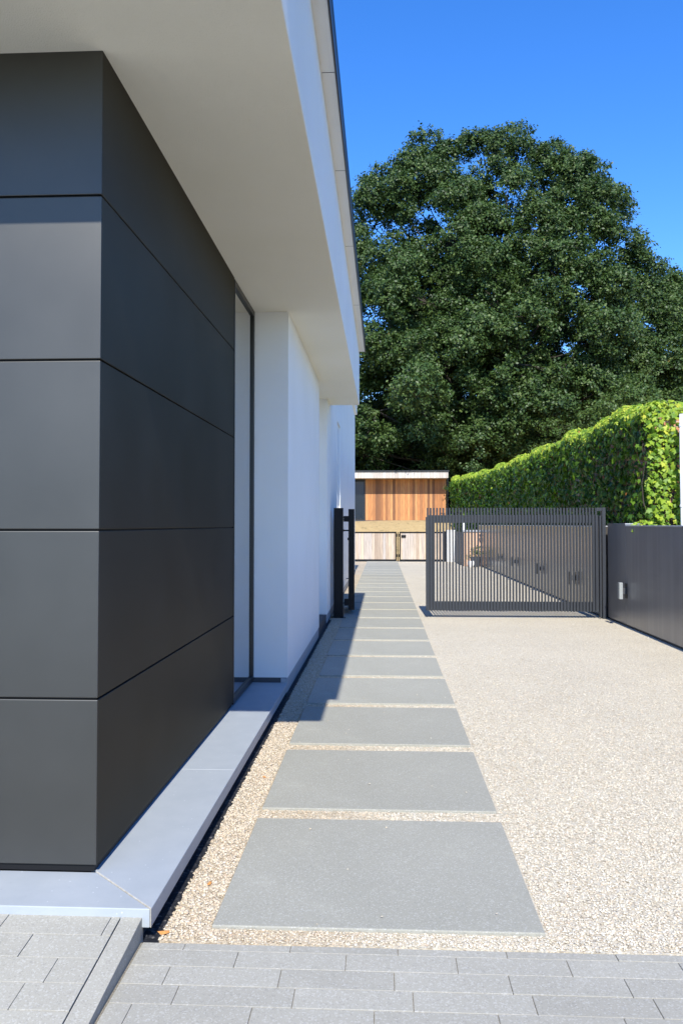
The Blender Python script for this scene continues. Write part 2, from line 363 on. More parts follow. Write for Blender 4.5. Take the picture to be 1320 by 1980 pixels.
# pebbles lying over the bonded gravel near the camera
def pebbles():
    P = []
    def fill(x0, x1, y0, y1, d):
        n = int((x1-x0)*(y1-y0)*d); P.append(np.c_[R.uniform(x0, x1, n), R.uniform(y0, y1, n)])
    fill(-.81, -.642, 2.99, 5.2, 11500); fill(-.81, -.642, 5.2, 12.5, 7500); fill(-.642, -.60, 2.99, 3.08, 9000)
    fill(.60, 2.1, 2.99, 4.2, 9000); n = 43000; yy = 4.2 + R.exponential(1.6, n); P.append(np.c_[.60 + R.random(n)*3.0, yy])
    fill(-.65, .61, 2.985, 3.081, 10500)
    yy = 3.085
    for i in range(5):
        fill(-.65, .60, yy + 1.129, yy + 1.273, 9500 if i < 2 else 6000); yy += 1.277
    P.append(np.c_[R.uniform(-.6, .58, 45), 3.1 + 6*R.random(45)]); P = np.concatenate(P); P = P[P[:, 0] < .62 + (P[:, 1]) * .36]
    n = len(P); NS = n - 45
    base = np.array([(1,0,0),(-1,0,0),(0,1,0),(0,-1,0),(0,0,1),(0,0,-1),(.62,.62,.5),(-.62,.62,.45),(-.62,-.62,.5),(.62,-.62,.42)])
    F = [(4,0,6),(4,6,2),(4,2,7),(4,7,1),(4,1,8),(4,8,3),(4,3,9),(4,9,0),(0,2,6),(2,1,7),(1,3,8),(3,0,9)]
    F = np.array(F)
    # subset: octahedron with raised shoulders, open at the bottom
    K = len(base)
    th = R.uniform(0, 2*math.pi, n); sx = R.uniform(.0034, .0072, n); sx = sx * np.where(P[:, 0] < -.6, 1.3, 1.0); sy = sx * R.uniform(.55, 1, n); sz = sx * R.uniform(.45, .8, n)
    V = base[None] * (1 + R.uniform(-.22, .22, (n, K, 1)))
    V = V * np.stack([sx, sy, sz], 1)[:, None]
    tilt = R.uniform(-.5, .5, n); c, s = np.cos(tilt)[:, None], np.sin(tilt)[:, None]
    y1 = V[..., 1]*c - V[..., 2]*s; z1 = V[..., 1]*s + V[..., 2]*c
    c, s = np.cos(th)[:, None], np.sin(th)[:, None]
    X = V[..., 0]*c - y1*s + P[:, :1]; Y = V[..., 0]*s + y1*c + P[:, 1:]
    Z = z1 + (.001 + R.uniform(-.001, .003, n))[:, None]
    Z[(P[:, 0] > -.6) & (P[:, 0] < .58) & (np.arange(n) >= NS)] += .017
    V = np.stack([X, Y, Z], -1).reshape(-1, 3)
    idx = (F[None] + (np.arange(n) * K)[:, None, None]).reshape(-1)
    me = np_mesh('gravel_stones', V, idx, np.arange(n*len(F))*3, cols=np.repeat(R.random(n), K))
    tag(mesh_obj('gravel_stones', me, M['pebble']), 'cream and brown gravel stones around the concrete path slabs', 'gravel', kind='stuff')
pebbles()
# a few fallen dry leaves
for i, (x, yv, lab) in enumerate([(-.80, 3.03, 'orange dry leaf at the foot of the ramp kerb corner'), (-.72, 3.45, 'orange dry leaf between the stone sill and nearest slab'), (-.70, 4.9, 'tiny brown dry leaf on the gravel strip left of the second slab')]):
    L = .014 if i else .022
    m = MB(); n = 7
    pts = [(math.cos(a)*L*(1+.3*math.sin(3*a)), math.sin(a)*L*.55) for a in [2*math.pi*k/n for k in range(n)]]
    m.v = [(px, py, .004*math.sin(px*90)) for px, py in pts] + [(0, 0, .006)]; m.f = [(k, (k+1) % n, n) for k in range(n)]; m.m = [0]*n
    t = NT('dry_leaf'); t.col((.50,.22,.06)); t.set(Roughness=.8)
    o = m.build('dry_leaf', t.mat); o.location = (x, yv, .010); o.rotation_euler = (.15, .1, i*1.3)
    so = o.modifiers.new('s', 'SOLIDIFY'); so.thickness = .0008
    tag(o, lab, 'dry leaf')

# ------------------------------------------------------------------ house
XP, XW, XF, XE = -1.143, -.839, -.372, -.276
YF = 3.288; ZC = 3.40; CY0, CY1 = 2.495, 13.115
H = empty('modern_house', (-3, 3.3, 0), 'white flat-roofed modern house with dark metal corner cladding and deep overhanging canopy', 'house')
# walls
wb = MB()
wb.box(-9, XP-.03, YF+.03, 12.42, .11, 3.5)                       # core behind the cladding
wb.box(XP-.03+.003, XW, 7.300, 10.89, .15, ZC-.004)                    # white pier wall
wb.box(-9, XW, 12.425, 13.10, .15, ZC-.004)
W = wb.build('wall', M['stucco'], H)
# rear two-storey wing with tall window recess (opening 15.3-16.4)
rb = MB()
ZR = 5.02
rb.box(-8, XW, 13.125, 15.2, .15, ZR); rb.box(-8, XW, 16.35, 24.876, .15, ZR)
rb.box(-8, XW, 15.203, 16.347, 3.42, ZR-.003); rb.box(-8, XW-.050, 15.203, 16.347, .15, 3.417)
rb.build('rear_wall', M['stucco'], H)
wi = MB().box(XW-.049, XW-.030, 15.21, 16.34, .15, .20).box(XW-.049, XW-.030, 15.21, 16.34, 3.36, 3.415).box(XW-.049, XW-.030, 15.21, 15.26, .20, 3.36).box(XW-.049, XW-.030, 16.15, 16.345, .20, 3.36).build('window', M['white'], H)
g = box('pane', M['glass'], None, XW-.045, XW-.036, 15.26, 16.15, .20, 3.36); g.parent = wi; g.matrix_parent_inverse = wi.matrix_world.inverted() @ Matrix.Identity(4); g.matrix_parent_inverse = Matrix.Identity(4)
def sub(o, parent):
    """parent o (mesh in world coordinates) below a part whose own mesh is in world coordinates"""
    o.parent = parent; o.matrix_parent_inverse = Matrix.Identity(4); return o
# the part's frame is world minus/plus the thing offset, which cancels: keep sub-part transforms identical to their part
MB().box(-8.05, -.775, 13.125, 24.94, ZR-.21, ZR+.003).box(-8.04, -.765, 13.125, 24.95, ZR+.003, ZR+.05).build('rear_roof_edge', [M['eave']], H)
box('rear_roof_trim', M['frame'], H, -8.08, -.757, 13.13, 24.958, ZR+.05, ZR+.13)
# canopy
cp = MB().prism([(CY0, 3.455), (7.3, ZC), (CY1, ZC), (CY1, 4.25), (CY0, 4.25)], -9, XF, axis='x')
cp.build('canopy', M['stucco'], H, .006)
MB().prism([(CY0+.004, 3.4515), (7.3, ZC-.003), (CY1-.004, ZC-.003), (CY1-.004, ZC+.05), (7.3, ZC+.05), (CY0+.004, 3.50)], -9, XF-.004, axis='x').build('soffit', M['soffit'], H)
box('roof_eave', M['eave'], H, -9.1, XE-.012, 2.40, CY1+.004, 4.2505, 4.31)
box('roof_trim', M['black'], H, -9.12, XE, 2.38, CY1+.02, 4.312, 4.44)
MB().box(XE-.011, XE+.001, 2.38, CY1+.02, 4.243, 4.3115).build('drip_edge', M['frame'], H)
for yy in (4.95, 6.35, 8.1, 10.3): box('eave_joint', M['base'], H, -.367, XE-.013, yy, yy+.004, 4.2487, 4.2502)
# cladding cassettes: each wraps the corner
zs = [.140, .799, 1.477, 2.169, 2.844, 3.52]
g = .0036
for i in range(5):
    z0, z1 = zs[i] + (g if i else 0), zs[i+1] - g
    if i == 4: z1 = 3.50
    m = MB().prism([(-4.2, YF), (XP, YF), (XP, 6.303), (XP-.028, 6.303), (XP-.028, YF+.028), (-4.2, YF+.028)], z0, z1)
    m.build('cladding_panel', M['panel'], H, .0035, seg=2)
box('cladding_reveal', M['black'], H, -4.2, XP-.012, YF+.012, 6.30, .112, 3.49)
# further front: garage-like door beyond the frame
box('front_wall', M['panel'], H, -9, -4.21, YF+.01, YF+.029, .14, 3.49)
# tall side window
wy0, wy1, wz0 = 6.308, 7.298, .125
wf = MB().box(XP-.028, XP+.004, wy0, wy1, wz0, wz0+.045).box(XP-.028, XP+.004, wy0, wy1, ZC-.05, ZC-.002)\
    .box(XP-.028, XP+.004, wy0, wy0+.022, wz0+.045, ZC-.05).box(XP-.028, XP+.004, wy1-.045, wy1, wz0+.045, ZC-.05)
WIN = wf.build('window', M['frame'], H, .002)
sub(box('pane', M['glass'], None, XP-.024, XP-.014, wy0+.022, wy1-.045, wz0+.045, ZC-.05), WIN)
# stone sill, mitred at the corner
zt, zb = .108, .040
st = [([(XP+.004-.02, 3.27), (-4.4, 3.27), (-4.4, 3.0), (XW-.0025, 3.0)][::-1], 'a')]
s1 = MB().prism([(XW-.004, 2.998), (XP-.004, 3.30), (-2.7, 3.30), (-2.7, 2.998)], zb, zt).build('sill_stone', M['stone'], H, .003)
s2 = MB().prism([(XW, 3.001), (XW, 4.699), (XP-.04, 4.699), (XP-.04, 3.304+.04), (XP, 3.304)], zb, zt).build('sill_stone', M['stone'], H, .003)
s3 = MB().box(XP-.04, XW, 4.7005, 7.296, zb, zt).build('sill_stone', M['stone'], H, .003)
s4 = MB().box(-4.4, -2.704, 2.998, 3.30, zb, zt).build('sill_stone', M['stone'], H, .003)
MB().prism([(XW-.0005, 2.9985), (XW+.0, 3.002), (XP+.0, 3.3055), (XP-.0045, 3.302)], zb+.001, zt+.0008).build('sill_joint', M['mortar'], H)
sb = MB().box(-4.4, -.885, 3.04, 7.29, -.4, zb-.001)
sb.box(-1.2, XW-.012, 7.301, 24.86, -.4, .149)
sb.build('foundation', M['base'], H)
MB().box(-.9, XW-.004, 7.30, 10.885, .02, .146).box(-1.9, XW-.004, 12.43, 24.87, .02, .146).box(-1.9, XW-.02, 10.89, 12.425, -.02, .10).build('skirting', M['stone'], H, .002)
# recessed entrance
box('door_surround', M['stucco'], H, -9, -1.95, 10.9, 12.42, .1, ZC-.003)
D = box('front_door', M['frame'], H, -1.948, -1.90, 11.1, 12.2, .105, 2.45, bevel=.003)
sub(MB().tube([(-1.86, 11.25, .8), (-1.86, 11.25, 1.8)], .016).build('handle', M['alu'], None, smooth=True), D)
# little black specks under the soffit: vent heads
# ------------------------------------------------------------------ pedestrian gate (open)
PG = empty('gate_post', (-.714, 13.37, 0), 'black square steel post against the white house wall carrying the open narrow gate', 'gate post')
box('post', M['black'], PG, -.789, -.642, 13.30, 13.45, -.05, 1.765, bevel=.003)
box('post_foot', M['black'], PG, -.83, -.60, 13.28, 13.48, -.01, .012)
SG = empty('side_gate', (-.52, 13.7, 0), 'narrow black slatted steel gate standing open edge-on beside the post', 'gate')
L = 1.22
b = MB()
b.box(-.05, .05, 0, .07, .09, 1.755); b.box(-.05, .05, L-.07, L, .09, 1.755)
b.box(-.05, -.01, .07, L-.07, .11, .26).box(-.05, -.01, .07, L-.07, 1.52, 1.65)
fr = b.build('frame', M['black'], None, .002)
b = MB()
for k in range(21): b.box(-.008, .048, .09+k*.0505, .115+k*.0505, .09, 1.755)
sl = b.build('slats', M['black'], None)
h1 = MB().tube([(-.048, .02, 1.40), (-.135, .02, 1.40)], .012).tube([(-.135, -.02, 1.40), (-.135, .05, 1.40)], .02).build('hinge', M['black'])
h2 = MB().box(-.13, -.048, -.02, .06, 1.545, 1.64).box(-.15, -.128, 0, .05, 1.57, 1.585).box(-.15, -.128, 0, .05, 1.61, 1.625).build('hinge', M['black'])
h3 = MB().box(-.12, -.048, -.02, .05, .16, .27).box(-.15, -.118, 0, .04, .19, .21).build('hinge', M['black'])
h4 = MB().box(-.066, -.049, 0, .03, 1.24, 1.28).build('latch', M['black']); h5 = MB().box(-.09, -.049, 0, .02, .60, .612).build('drop_bolt', M['black'])
for o in (fr, sl, h1, h2, h3, h4, h5): o.parent = SG
SG.rotation_euler.z = math.atan(.0385)
# ------------------------------------------------------------------ main gate
G0 = 13.39
MG = empty('driveway_gate', (2.1, 13.42, 0), 'wide dark grey slatted steel gate closing the gravel drive, joined to the right-hand posts', 'gate')
MG.name = 'driveway_gate'
b = MB()
n = 54
for k in range(n):
    x = .706 + k * .05045
    b.box(x, x+.024, G0, G0+.042, .11, 1.766)
b.build('slats', M['gate'], MG, 0)
b = MB()
y0, y1 = G0+.044, G0+.094
b.box(.712, .830, y0, y1, .115, 1.65).box(3.345, 3.437, y0, y1, .115, 1.65)
b.box(.830, 3.345, y0, y1, 1.525, 1.65).box(.830, 3.345, y0, y1, .115, .26)
b.build('frame', M['gate'], MG, .002)
box('end_stile', M['gate'], MG, .690, .7035, G0+.002, G0+.09, .115, 1.62)
GP = empty('gate_post', (3.5, 13.42, 0), 'tall dark grey double steel post between the wide slatted gate and the wall', 'gate post')
box('post', M['gate'], GP, 3.482, 3.535, G0-.02, G0+.1, -.05, 1.768, bevel=.002)
box('post', M['gate'], GP, 3.441, 3.468, G0-.01, G0+.06, .02, 1.64, bevel=.002)
box('cap_bar', M['gate'], GP, 3.395, 3.480, G0-.008, G0+.05, 1.715, 1.766)
box('hinge', M['black'], GP, 3.469, 3.481, G0, G0+.05, 1.50, 1.60)
box('hinge', M['black'], GP, 3.469, 3.481, G0, G0+.05, .18, .28)
box('latch', M['black'], GP, 3.536, 3.548, G0, G0+.04, .93, 1.0)
# ------------------------------------------------------------------ property walls on the right
WL = empty('property_wall', (3.7, 5, 0), 'low wall clad in satin dark grey metal in front of the ivy, nearest the camera', 'wall')
box('cladding', M['wallmetal'], WL, 3.565, 3.86, -5, 12.402, .035, 1.468)
box('pier', M['wallmetal'], WL, 3.563, 3.80, 12.405, 13.36, .035, 1.505, bevel=.002)
box('base', M['base'], WL, 3.58, 3.85, -5, 13.35, -.05, .034)
box('coping', M['coping'], WL, 3.558, 3.87, -5, 12.398, 1.4695, 1.487, bevel=.002)
box('pier_cap', M['coping'], WL, 3.561, 3.805, 12.40, 13.365, 1.5065, 1.514)
b = MB()
for yy in (2.2, 5.4, 8.6): b.box(3.5635, 3.5648, yy, yy+.004, .04, 1.465)
b.build('panel_joint', M['black'], WL)
W2 = empty('property_wall', (3.7, 20, 0), 'long low metal-clad wall running back behind the slatted drive gate', 'wall')
box('cladding', M['wallmetal2'], W2, 3.520, 3.80, 13.56, 30.6, .035, 1.46)
box('base', M['base'], W2, 3.535, 3.79, 13.56, 30.6, -.05, .034)
box('coping', M['coping'], W2, 3.513, 3.81, 13.555, 30.6, 1.4615, 1.478)
b = MB()
for yy in (16.9, 20.3, 23.7, 27.1): b.box(3.5185, 3.5198, yy, yy+.004, .04, 1.455)
b.build('panel_joint', M['black'], W2)
# wall lamps
def lamp(x, y, z, lab, mat):
    e = empty('wall_lamp', (x, y, z), lab, 'wall lamp', 'upright wall lamps along the low walls')
    box('plate', mat, e, x-.112, x-.062, y-.045, y+.045, z-.12, z+.12, bevel=.002)
    box('bracket', M['base'], e, x-.062, x-.004, y-.03, y+.03, z-.045, z+.045)
    box('back_plate', M['frame'], e, x-.0045, x-.001, y-.05, y+.05, z-.11, z+.11)
lamp(3.563, 12.38, .525, 'pale metal wall lamp on the pier of the nearest dark wall', M['alu'])
for (yy, lab) in ((15.47, 'dark lamp on the wall behind the gate, nearest the gate posts'), (18.73, 'second dark lamp behind the gate, counting back from the gate posts'), (22.27, 'third dark lamp behind the gate, counting back from the gate posts'), (25.1, 'farthest dark lamp on the wall behind the gate, next to the potted plant')):
    lamp(3.52, yy, .515, lab, M['frame'])
# far corner
FW = empty('brick_wall', (3.2, 30.2, 0), 'short sunlit orange brick wall behind the potted plant at the drive end', 'wall')
box('wall', M['palebrick'], FW, 2.905, 3.517, 30.0, 30.24, -.03, 1.235)
box('coping', M['coping'], FW, 2.86, 3.518, 29.96, 30.28, 1.236, 1.30)
DF = empty('dark_side_panel', (2.88, 31.6, 0), 'dark slatted panel between the white pillar and the orange brick wall', 'fence'); DF.name = 'side_fence'
b = MB()
for k in range(16): b.box(2.872, 2.898, 29.9+k*.222, 29.9+k*.222+.20, .0, 1.22)
b.build('boards', M['gate'], DF); box('rail', M['black'], DF, 2.9, 2.93, 30.3, 33.4, .9, 1.0)
WP = empty('white_pillar', (2.72, 33.6, 0), 'bright white rendered pillar beside the low wooden gates', 'pillar')
box('shaft', M['stucco'], WP, 2.56, 2.87, 33.45, 33.75, -.03, 1.24, bevel=.005); box('cap', M['white'], WP, 2.55, 2.88, 33.44, 33.76, 1.241, 1.275)
WB = empty('white_post', (3.16, 33.2, 0), 'thin white post above the far brick wall coping', 'post')
box('shaft', M['white'], WB, 3.17, 3.235, 33.2, 33.26, 0, 1.56); box('cap', M['white'], WB, 3.165, 3.24, 33.195, 33.265, 1.561, 1.575)
# ------------------------------------------------------------------ low wooden gates
def wgate(x0, x1, lab, latch=False):
    e = empty('wooden_gate', ((x0+x1)/2, 33.5, 0), lab, 'gate', 'pair of low boarded gates at the end of the path')
    box('boards', M['greywood'], e, x0+.045, x1-.045, 33.49, 33.515, .09, 1.155)
    b = MB().box(x0, x1, 33.47, 33.53, 1.156, 1.205).box(x0, x1, 33.47, 33.53, .03, .089)
    b.box(x0, x0+.044, 33.47, 33.53, .089, 1.156).box(x1-.044, x1, 33.47, 33.53, .089, 1.156)
    b.build('frame', M['black'], e)
    if latch:
        box('latch', M['black'], e, x0+.07, x0+.26, 33.44, 33.488, .985, 1.07)
        sub_ = None
    for z in (.18, 1.0): box('hinge', M['black'], e, (x0-.03 if latch else x1+.0), (x0 if latch else x1+.03), 33.48, 33.52, z, z+.12)
    return e
wgate(-2.2, .545, 'low boarded wooden gate left of the gap, partly hidden by the white house')
wgate(.665, 2.44, 'low boarded wooden gate with a black latch, right of the gap', True)
GPc = empty('gate_post', (.605, 33.55, 0), 'thin black steel post between the two low wooden gates', 'gate post')
box('shaft', M['black'], GPc, .59, .62, 33.53, 33.58, -.03, 1.17); box('cap', M['black'], GPc, .585, .625, 33.525, 33.585, 1.171, 1.19)
GPr = empty('gate_post', (2.5, 33.5, 0), 'black steel post between the right wooden gate and the white pillar', 'gate post')
box('shaft', M['black'], GPr, 2.455, 2.545, 33.46, 33.56, -.03, 1.21); box('cap', M['black'], GPr, 2.45, 2.55, 33.455, 33.565, 1.211, 1.225)
# ------------------------------------------------------------------ potted plant and white ball
PP = empty('potted_plant', (3.16, 29.3, 0), 'bushy plant in a dark pot before the orange brick wall', 'potted plant')
m = MB().tube([(3.24, 29.35, 0), (3.24, 29.35, .05), (3.24, 29.35, .34), (3.24, 29.35, .36)], [.13, .14, .19, .20], 16); m.build('pot', M['base'], PP, smooth=False)
def leaves(centers, normals_bias, n_per, sig, size, flat=1.0, seed=1, outc=None):
    """bent-quad leaves around each centre -> V, loops, starts, tint"""
    r = np.random.default_rng(seed); C = np.repeat(np.asarray(centers), n_per, 0); n = len(C)
    off = r.normal(0, 1, (n, 3)) * np.asarray(sig)
    P = C + off
    N = r.normal(0, 1, (n, 3)) * .75 + np.asarray(normals_bias)
    if outc is not None: N += np.repeat(outc, n_per, 0) * .9
    N /= np.linalg.norm(N, axis=1, keepdims=True)
    A = np.cross(N, r.normal(0, 1, (n, 3))); A /= np.linalg.norm(A, axis=1, keepdims=True); B = np.cross(N, A)
    L = (size * r.uniform(.65, 1.25, n))[:, None]; Wd = L * r.uniform(.5, .75, n)[:, None]
    bend = N * L * r.uniform(-.2, .25, n)[:, None]
    V = np.stack([P - A*L*.5, P + B*Wd*.5 - A*L*.05 + bend*.5, P + A*L*.5, P - B*Wd*.5 - A*L*.05 + bend*.5], 1).reshape(-1, 3)
    t = np.repeat(np.clip(r.normal(.5, .22, n), 0, .97) , 4)
    return V, np.arange(n*4), np.arange(n)*4, t
V, lo, stt, tt = leaves([(3.24+random.gauss(0,.11), 29.32+random.gauss(0,.08), .5+random.gauss(0,.09)) for _ in range(26)], (0,-.3,.6), 16, .05, .06, seed=5)
mesh_obj('foliage', np_mesh('foliage', V, lo, stt, cols=tt), M['potplant'], PP)
WBm = bpy.data.meshes.new('garden_ball'); bm = bmesh.new(); bmesh.ops.create_uvsphere(bm, u_segments=20, v_segments=12, radius=.125); bm.to_mesh(WBm); bm.free()
m = MB().tube([(0,0,-.125),(0,0,-.10),(0,0,-.02),(0,0,.06),(0,0,.10),(0,0,.08)], [.075,.085,.12,.115,.10,.08], 18)
gb = m.build('round_pot', M['white'], None, smooth=True); gb.location = (3.06, 29.15, .125); bpy.data.meshes.remove(WBm)
tag(gb, 'small round white pot on the gravel before the potted plant', 'pot')

# ------------------------------------------------------------------ bank and shed
nx, ny = 60, 70
xs = np.linspace(-14, 40, nx); ys = np.concatenate([np.linspace(33.95, 46, 40), np.linspace(46.6, 110, 30)])
Xg, Yg = np.meshgrid(xs, ys); s = np.clip((Yg - 34.6) / 9.0, 0, 1); Zg = -.03 + 1.72 * s*s*(3-2*s) + .03*np.sin(Xg*1.3+Yg)*s
V = np.stack([Xg, Yg, Zg], -1).reshape(-1, 3)
q = [(j*nx+i, j*nx+i+1, (j+1)*nx+i+1, (j+1)*nx+i) for j in range(ny-1) for i in range(nx-1)]
tag(mesh_obj('grass_bank', np_mesh('grass_bank', V, np.array(q).ravel(), np.arange(len(q))*4, smooth=True), M['lawn']), kind='structure')
S = empty('garden_shed', (1, 46, 1.7), 'flat-roofed orange cedar garden shed with pale weathered roof fascia under the oak', 'shed')
box('wall', M['cedar'], S, -.955, 3.408, 45, 49, 1.6, 3.96)
b = MB().box(-3.4, -.957, 45.1, 49, 1.6, 3.96); b.build('side_wall', M['frame'], S)
wn = MB().box(-2.7, -.957, 45.0, 45.08, 1.72, 1.80).box(-2.7, -.957, 45.0, 45.08, 3.82, 3.90).box(-1.03, -.957, 45.0, 45.08, 1.80, 3.82).box(-2.7, -2.62, 45.0, 45.08, 1.80, 3.82).build('window', M['frame'], S)
sub(box('pane', M['glass'], None, -2.62, -1.03, 45.03, 45.05, 1.80, 3.82), wn)
box('roof_fascia', M['fasciawood'], S, -3.6, 3.46, 44.1, 49.3, 3.965, 4.30)
box('roof', M['frame'], S, -3.65, 3.51, 44.05, 49.35, 4.301, 4.375)
box('roof_post', M['black'], S, 3.40, 3.455, 44.12, 44.18, 1.6, 3.963)
box('plinth', M['base'], S, -3.4, 3.40, 44.97, 44.995, 1.55, 1.72)
# ------------------------------------------------------------------ trees
def tree(name, base, blobs, mat, lab, group, seed, dens=1.0, leaf=.2, trunk_r=.5, sig=(.15,.15,.12), bough=.95, per=21):
    r = np.random.default_rng(seed); rr = random.Random(seed)
    e = empty(name, base, lab, 'tree', group)
    B = Vector(base); mb = MB()
    top = Vector((np.mean([b[0] for b in blobs]), np.mean([b[1] for b in blobs]), B.z + (max(b[2] for b in blobs)-B.z)*.62))
    tp = [B + (top-B)*t + Vector((rr.uniform(-.25,.25), rr.uniform(-.25,.25), 0))*(t*2) for t in (0, .05, .25, .5, .75, 1)]
    mb.tube(tp, [trunk_r*1.45, trunk_r, trunk_r*.85, trunk_r*.7, trunk_r*.45, trunk_r*.2], 10)
    Cs = []; O = []; lm = MB()
    for (x, y, z, rad) in blobs:
        z -= .046*max(0, z-8); c = Vector((x, y, z))
        # limb from trunk to blob centre
        tt = max(.12, min(.95, (z - B.z) / (top.z - B.z) * .62)); i0 = B + (top-B)*tt
        mid = i0*.5 + c*.5 + Vector((rr.uniform(-.5,.5), rr.uniform(-.5,.5), -.4+rr.uniform(-.3,.3)))
        q_ = min(1, rad/2.6)**1.5 * (.75 if y < 53.5 else .4); lm.tube([i0, mid, c], [trunk_r*.30*q_, trunk_r*.2*q_, trunk_r*.1*q_], 6)
        # boughs spread over the blob; each bough is an uneven cushion of sprays, denser on top
        nb = max(2, int(rad*rad*2.5*dens/bough**2))
        d = r.normal(0, 1, (nb, 3)); d[:, 1] -= .55; d /= np.linalg.norm(d, axis=1, keepdims=True)
        bc = np.array([x, y, z]) + d * (rad * np.where(r.random(nb) < .85, r.uniform(.72, 1.0, nb), r.uniform(.25, .6, nb)))[:, None]
        for c0, d0 in zip(bc, d):
            if rad < 3.9 and y < 53 and math.sin(c0[0]*1.15+seed)*math.sin(c0[2]*1.05+c0[0]*.4)*math.cos(c0[1]*.5) > .42: continue
            br = bough * r.choice([.45, .7, 1, 1.3, 1.55], p=[.15, .3, .28, .2, .07]); ns = int(40 * (br/bough)**2 * bough**2)
            e0 = r.normal(0, 1, (ns, 3)) + d0*.5 + np.array([0, -.2, .45]); e0 /= np.linalg.norm(e0, axis=1, keepdims=True)
            P = c0 + e0 * np.array([1.05, 1.05, .80]) * br * r.uniform(.55, 1.08, ns)[:, None]
            Cs.append(P); O.append(e0)
            if r.random() < .55 and y < 53.5:
                q = c + (Vector(c0)-c)*.5 + Vector((0, 0, rr.uniform(-.3, .3)))
                lm.tube([c, q, Vector(c0)], [trunk_r*.075, trunk_r*.05, .015], 4, cap=False)
                for k in r.choice(ns, min(ns, 3), replace=False): lm.tube([Vector(c0), Vector(P[k])], [.022, .008], 3, cap=False)
    Cs = np.concatenate(Cs); O = np.concatenate(O)
    V, lo, st, t = leaves(Cs, (.05, -.15, .45), per, sig, leaf, seed=seed, outc=O)
    # each spray has its own tone, as real leaves of different age do
    t = np.clip(t + np.repeat(np.clip(r.normal(0, .13, len(Cs)), -.3, .3), 4*per), 0, .97)
    odd = np.repeat(r.random(len(Cs)) > .997, 4*per); t[odd & (r.random(len(t)) > .5)] = 1.0
    mb.v and mb.build('trunk', M['bark'], e, smooth=True)
    lm.build('limbs', M['bark'], e, smooth=True)
    mesh_obj('crown', np_mesh('crown', V, lo, st, cols=t), mat, e)
    return e
blobs = [(11,55.5,9,4),(13,55.5,12.5,4),(16,55.5,8.5,4),(1,54,11,3),(-1,54,14.5,3),(.3,52,23.4,1.3),(-1.0,52,22.4,1.4),(9.8,52.5,25.2,1.5),(-.6,52,21.0,1.7),(1.8,52,23.4,1.6),(7,54,15,4.5),(6,54,10,4.5),(3,54,17,3.2),(10.5,54,12,4),(11,54,18,3),(16.2,52.5,17.6,1.5),(16.4,53,14.6,1.9),(16.6,52,11.0,2.0),(12.3,52.3,23.2,1.6),(8.4,52,25.2,1.5),(4.4,52,25.9,1.2),(2.2,52.3,23.9,1.6),(3.6,52.0,23.9,2.5),(6.6,52.0,24.5,2.3),(10.3,53.0,24.0,2.6),(0.7,52.0,21.6,2.5),(3.8,50.0,19.2,3.4),(7.5,50.0,19.8,3.8),(11.5,51.0,20.7,2.9),(13.7,52.0,21.5,1.7),(14.3,52.0,17.4,2.2),(10.7,49.0,15.9,3.4),(6.6,48.0,14.8,3.6),(2.7,48.0,14.6,3.3),(0.0,50.0,16.4,2.2),(0.2,49.0,11.8,2.6),(3.5,47.5,10.4,3.1),(7.3,47.0,10.7,3.5),(11.3,48.0,11.7,3.0),(14.4,51.0,13.9,1.9),(13.6,50.0,10.0,2.3),(9.3,47.5,7.7,2.9),(5.8,48.0,7.4,2.8),(2.4,49,7.6,2.7),(-0.3,48.8,8.2,2.3),(-1.2,50.5,5.8,1.6),(4.4,51.6,4.9,1.8),(7.9,50.0,5.4,2.3),
 (1.68,41.4,7.9,.3),(2.5,43.6,8.9,.9),(1.2,44.2,7.2,.8),(2.2,45.6,7.6,1.2),(-3,50,12,3),(-3,51,18,2.6),(-4,50,7,2.6)]
tree('oak_tree', (6.2, 52.5, 1.6), blobs, M['oak'], 'huge dark green oak filling the sky behind the shed', 'trees behind the garden', 21, 1.0, .175, .6)
tree('oak_tree', (20.2, 58.5, 1.6), [(18.4,58.0,16.6,1.9),(19.7,58.0,16.6,2.5),(21.1,58.0,12.7,3.3),(18.1,57.0,12.9,1.8),(19.7,58.0,17.6,1.5),(21.8,59.0,17.3,2.2),(19.3,57.0,10.4,2.1),(23.5,58,14.5,3),(17.2,57.5,10.0,1.8)], M['oak2'], 'smaller lighter green tree at the right edge behind the oak', 'trees behind the garden', 33, .9, .19, .35)
tree('shrub_tree', (12.5, 44.2, 1.5), [(12.5,44.0,7.9,1.2),(10.9,44.0,7.0,1.0),(13.8,44.0,8.0,1.1),(9.3,44.0,6.2,.8),(12.2,44,5.8,1.5),(14.8,44,6.5,1.3)], M['shrub'], 'pale yellowish green bushy tree just above the ivy-covered wall', 'trees behind the garden', 44, 1.0, .14, .14, (.14,.14,.10), .5, 20)
tree('round_bush', (4.6, 44.5, 1.5), [(4.3,44.0,3.2,.9),(4.6,44.3,4.3,.7),(5.2,44,2.8,1.0)], M['oak'], 'dark rounded bush squeezed between the shed corner and the ivy wall', None, 51, 1.2, .12, .08, (.10,.10,.08), .35, 16)
# dark under-wood behind, closing the view below the crowns
_u = tree('undergrowth', (3, 57, 1.6), [(x, 57.5+((x*7)%3)*.5, z, 2.9) for x in range(-8, 30, 3) for z in (3.6, 6.8, 10.0)] , M['oak'], 'dark leafy undergrowth in the shade beneath and behind the big oak', None, 61, .8, .34, .3, (.26,.26,.2), 1.3, 22)

_u['kind'] = 'stuff'; _u['category'] = 'undergrowth'
for o in COL.objects:
    if o.name in ('round_bush', 'shrub_tree'): o['category'] = 'bush'
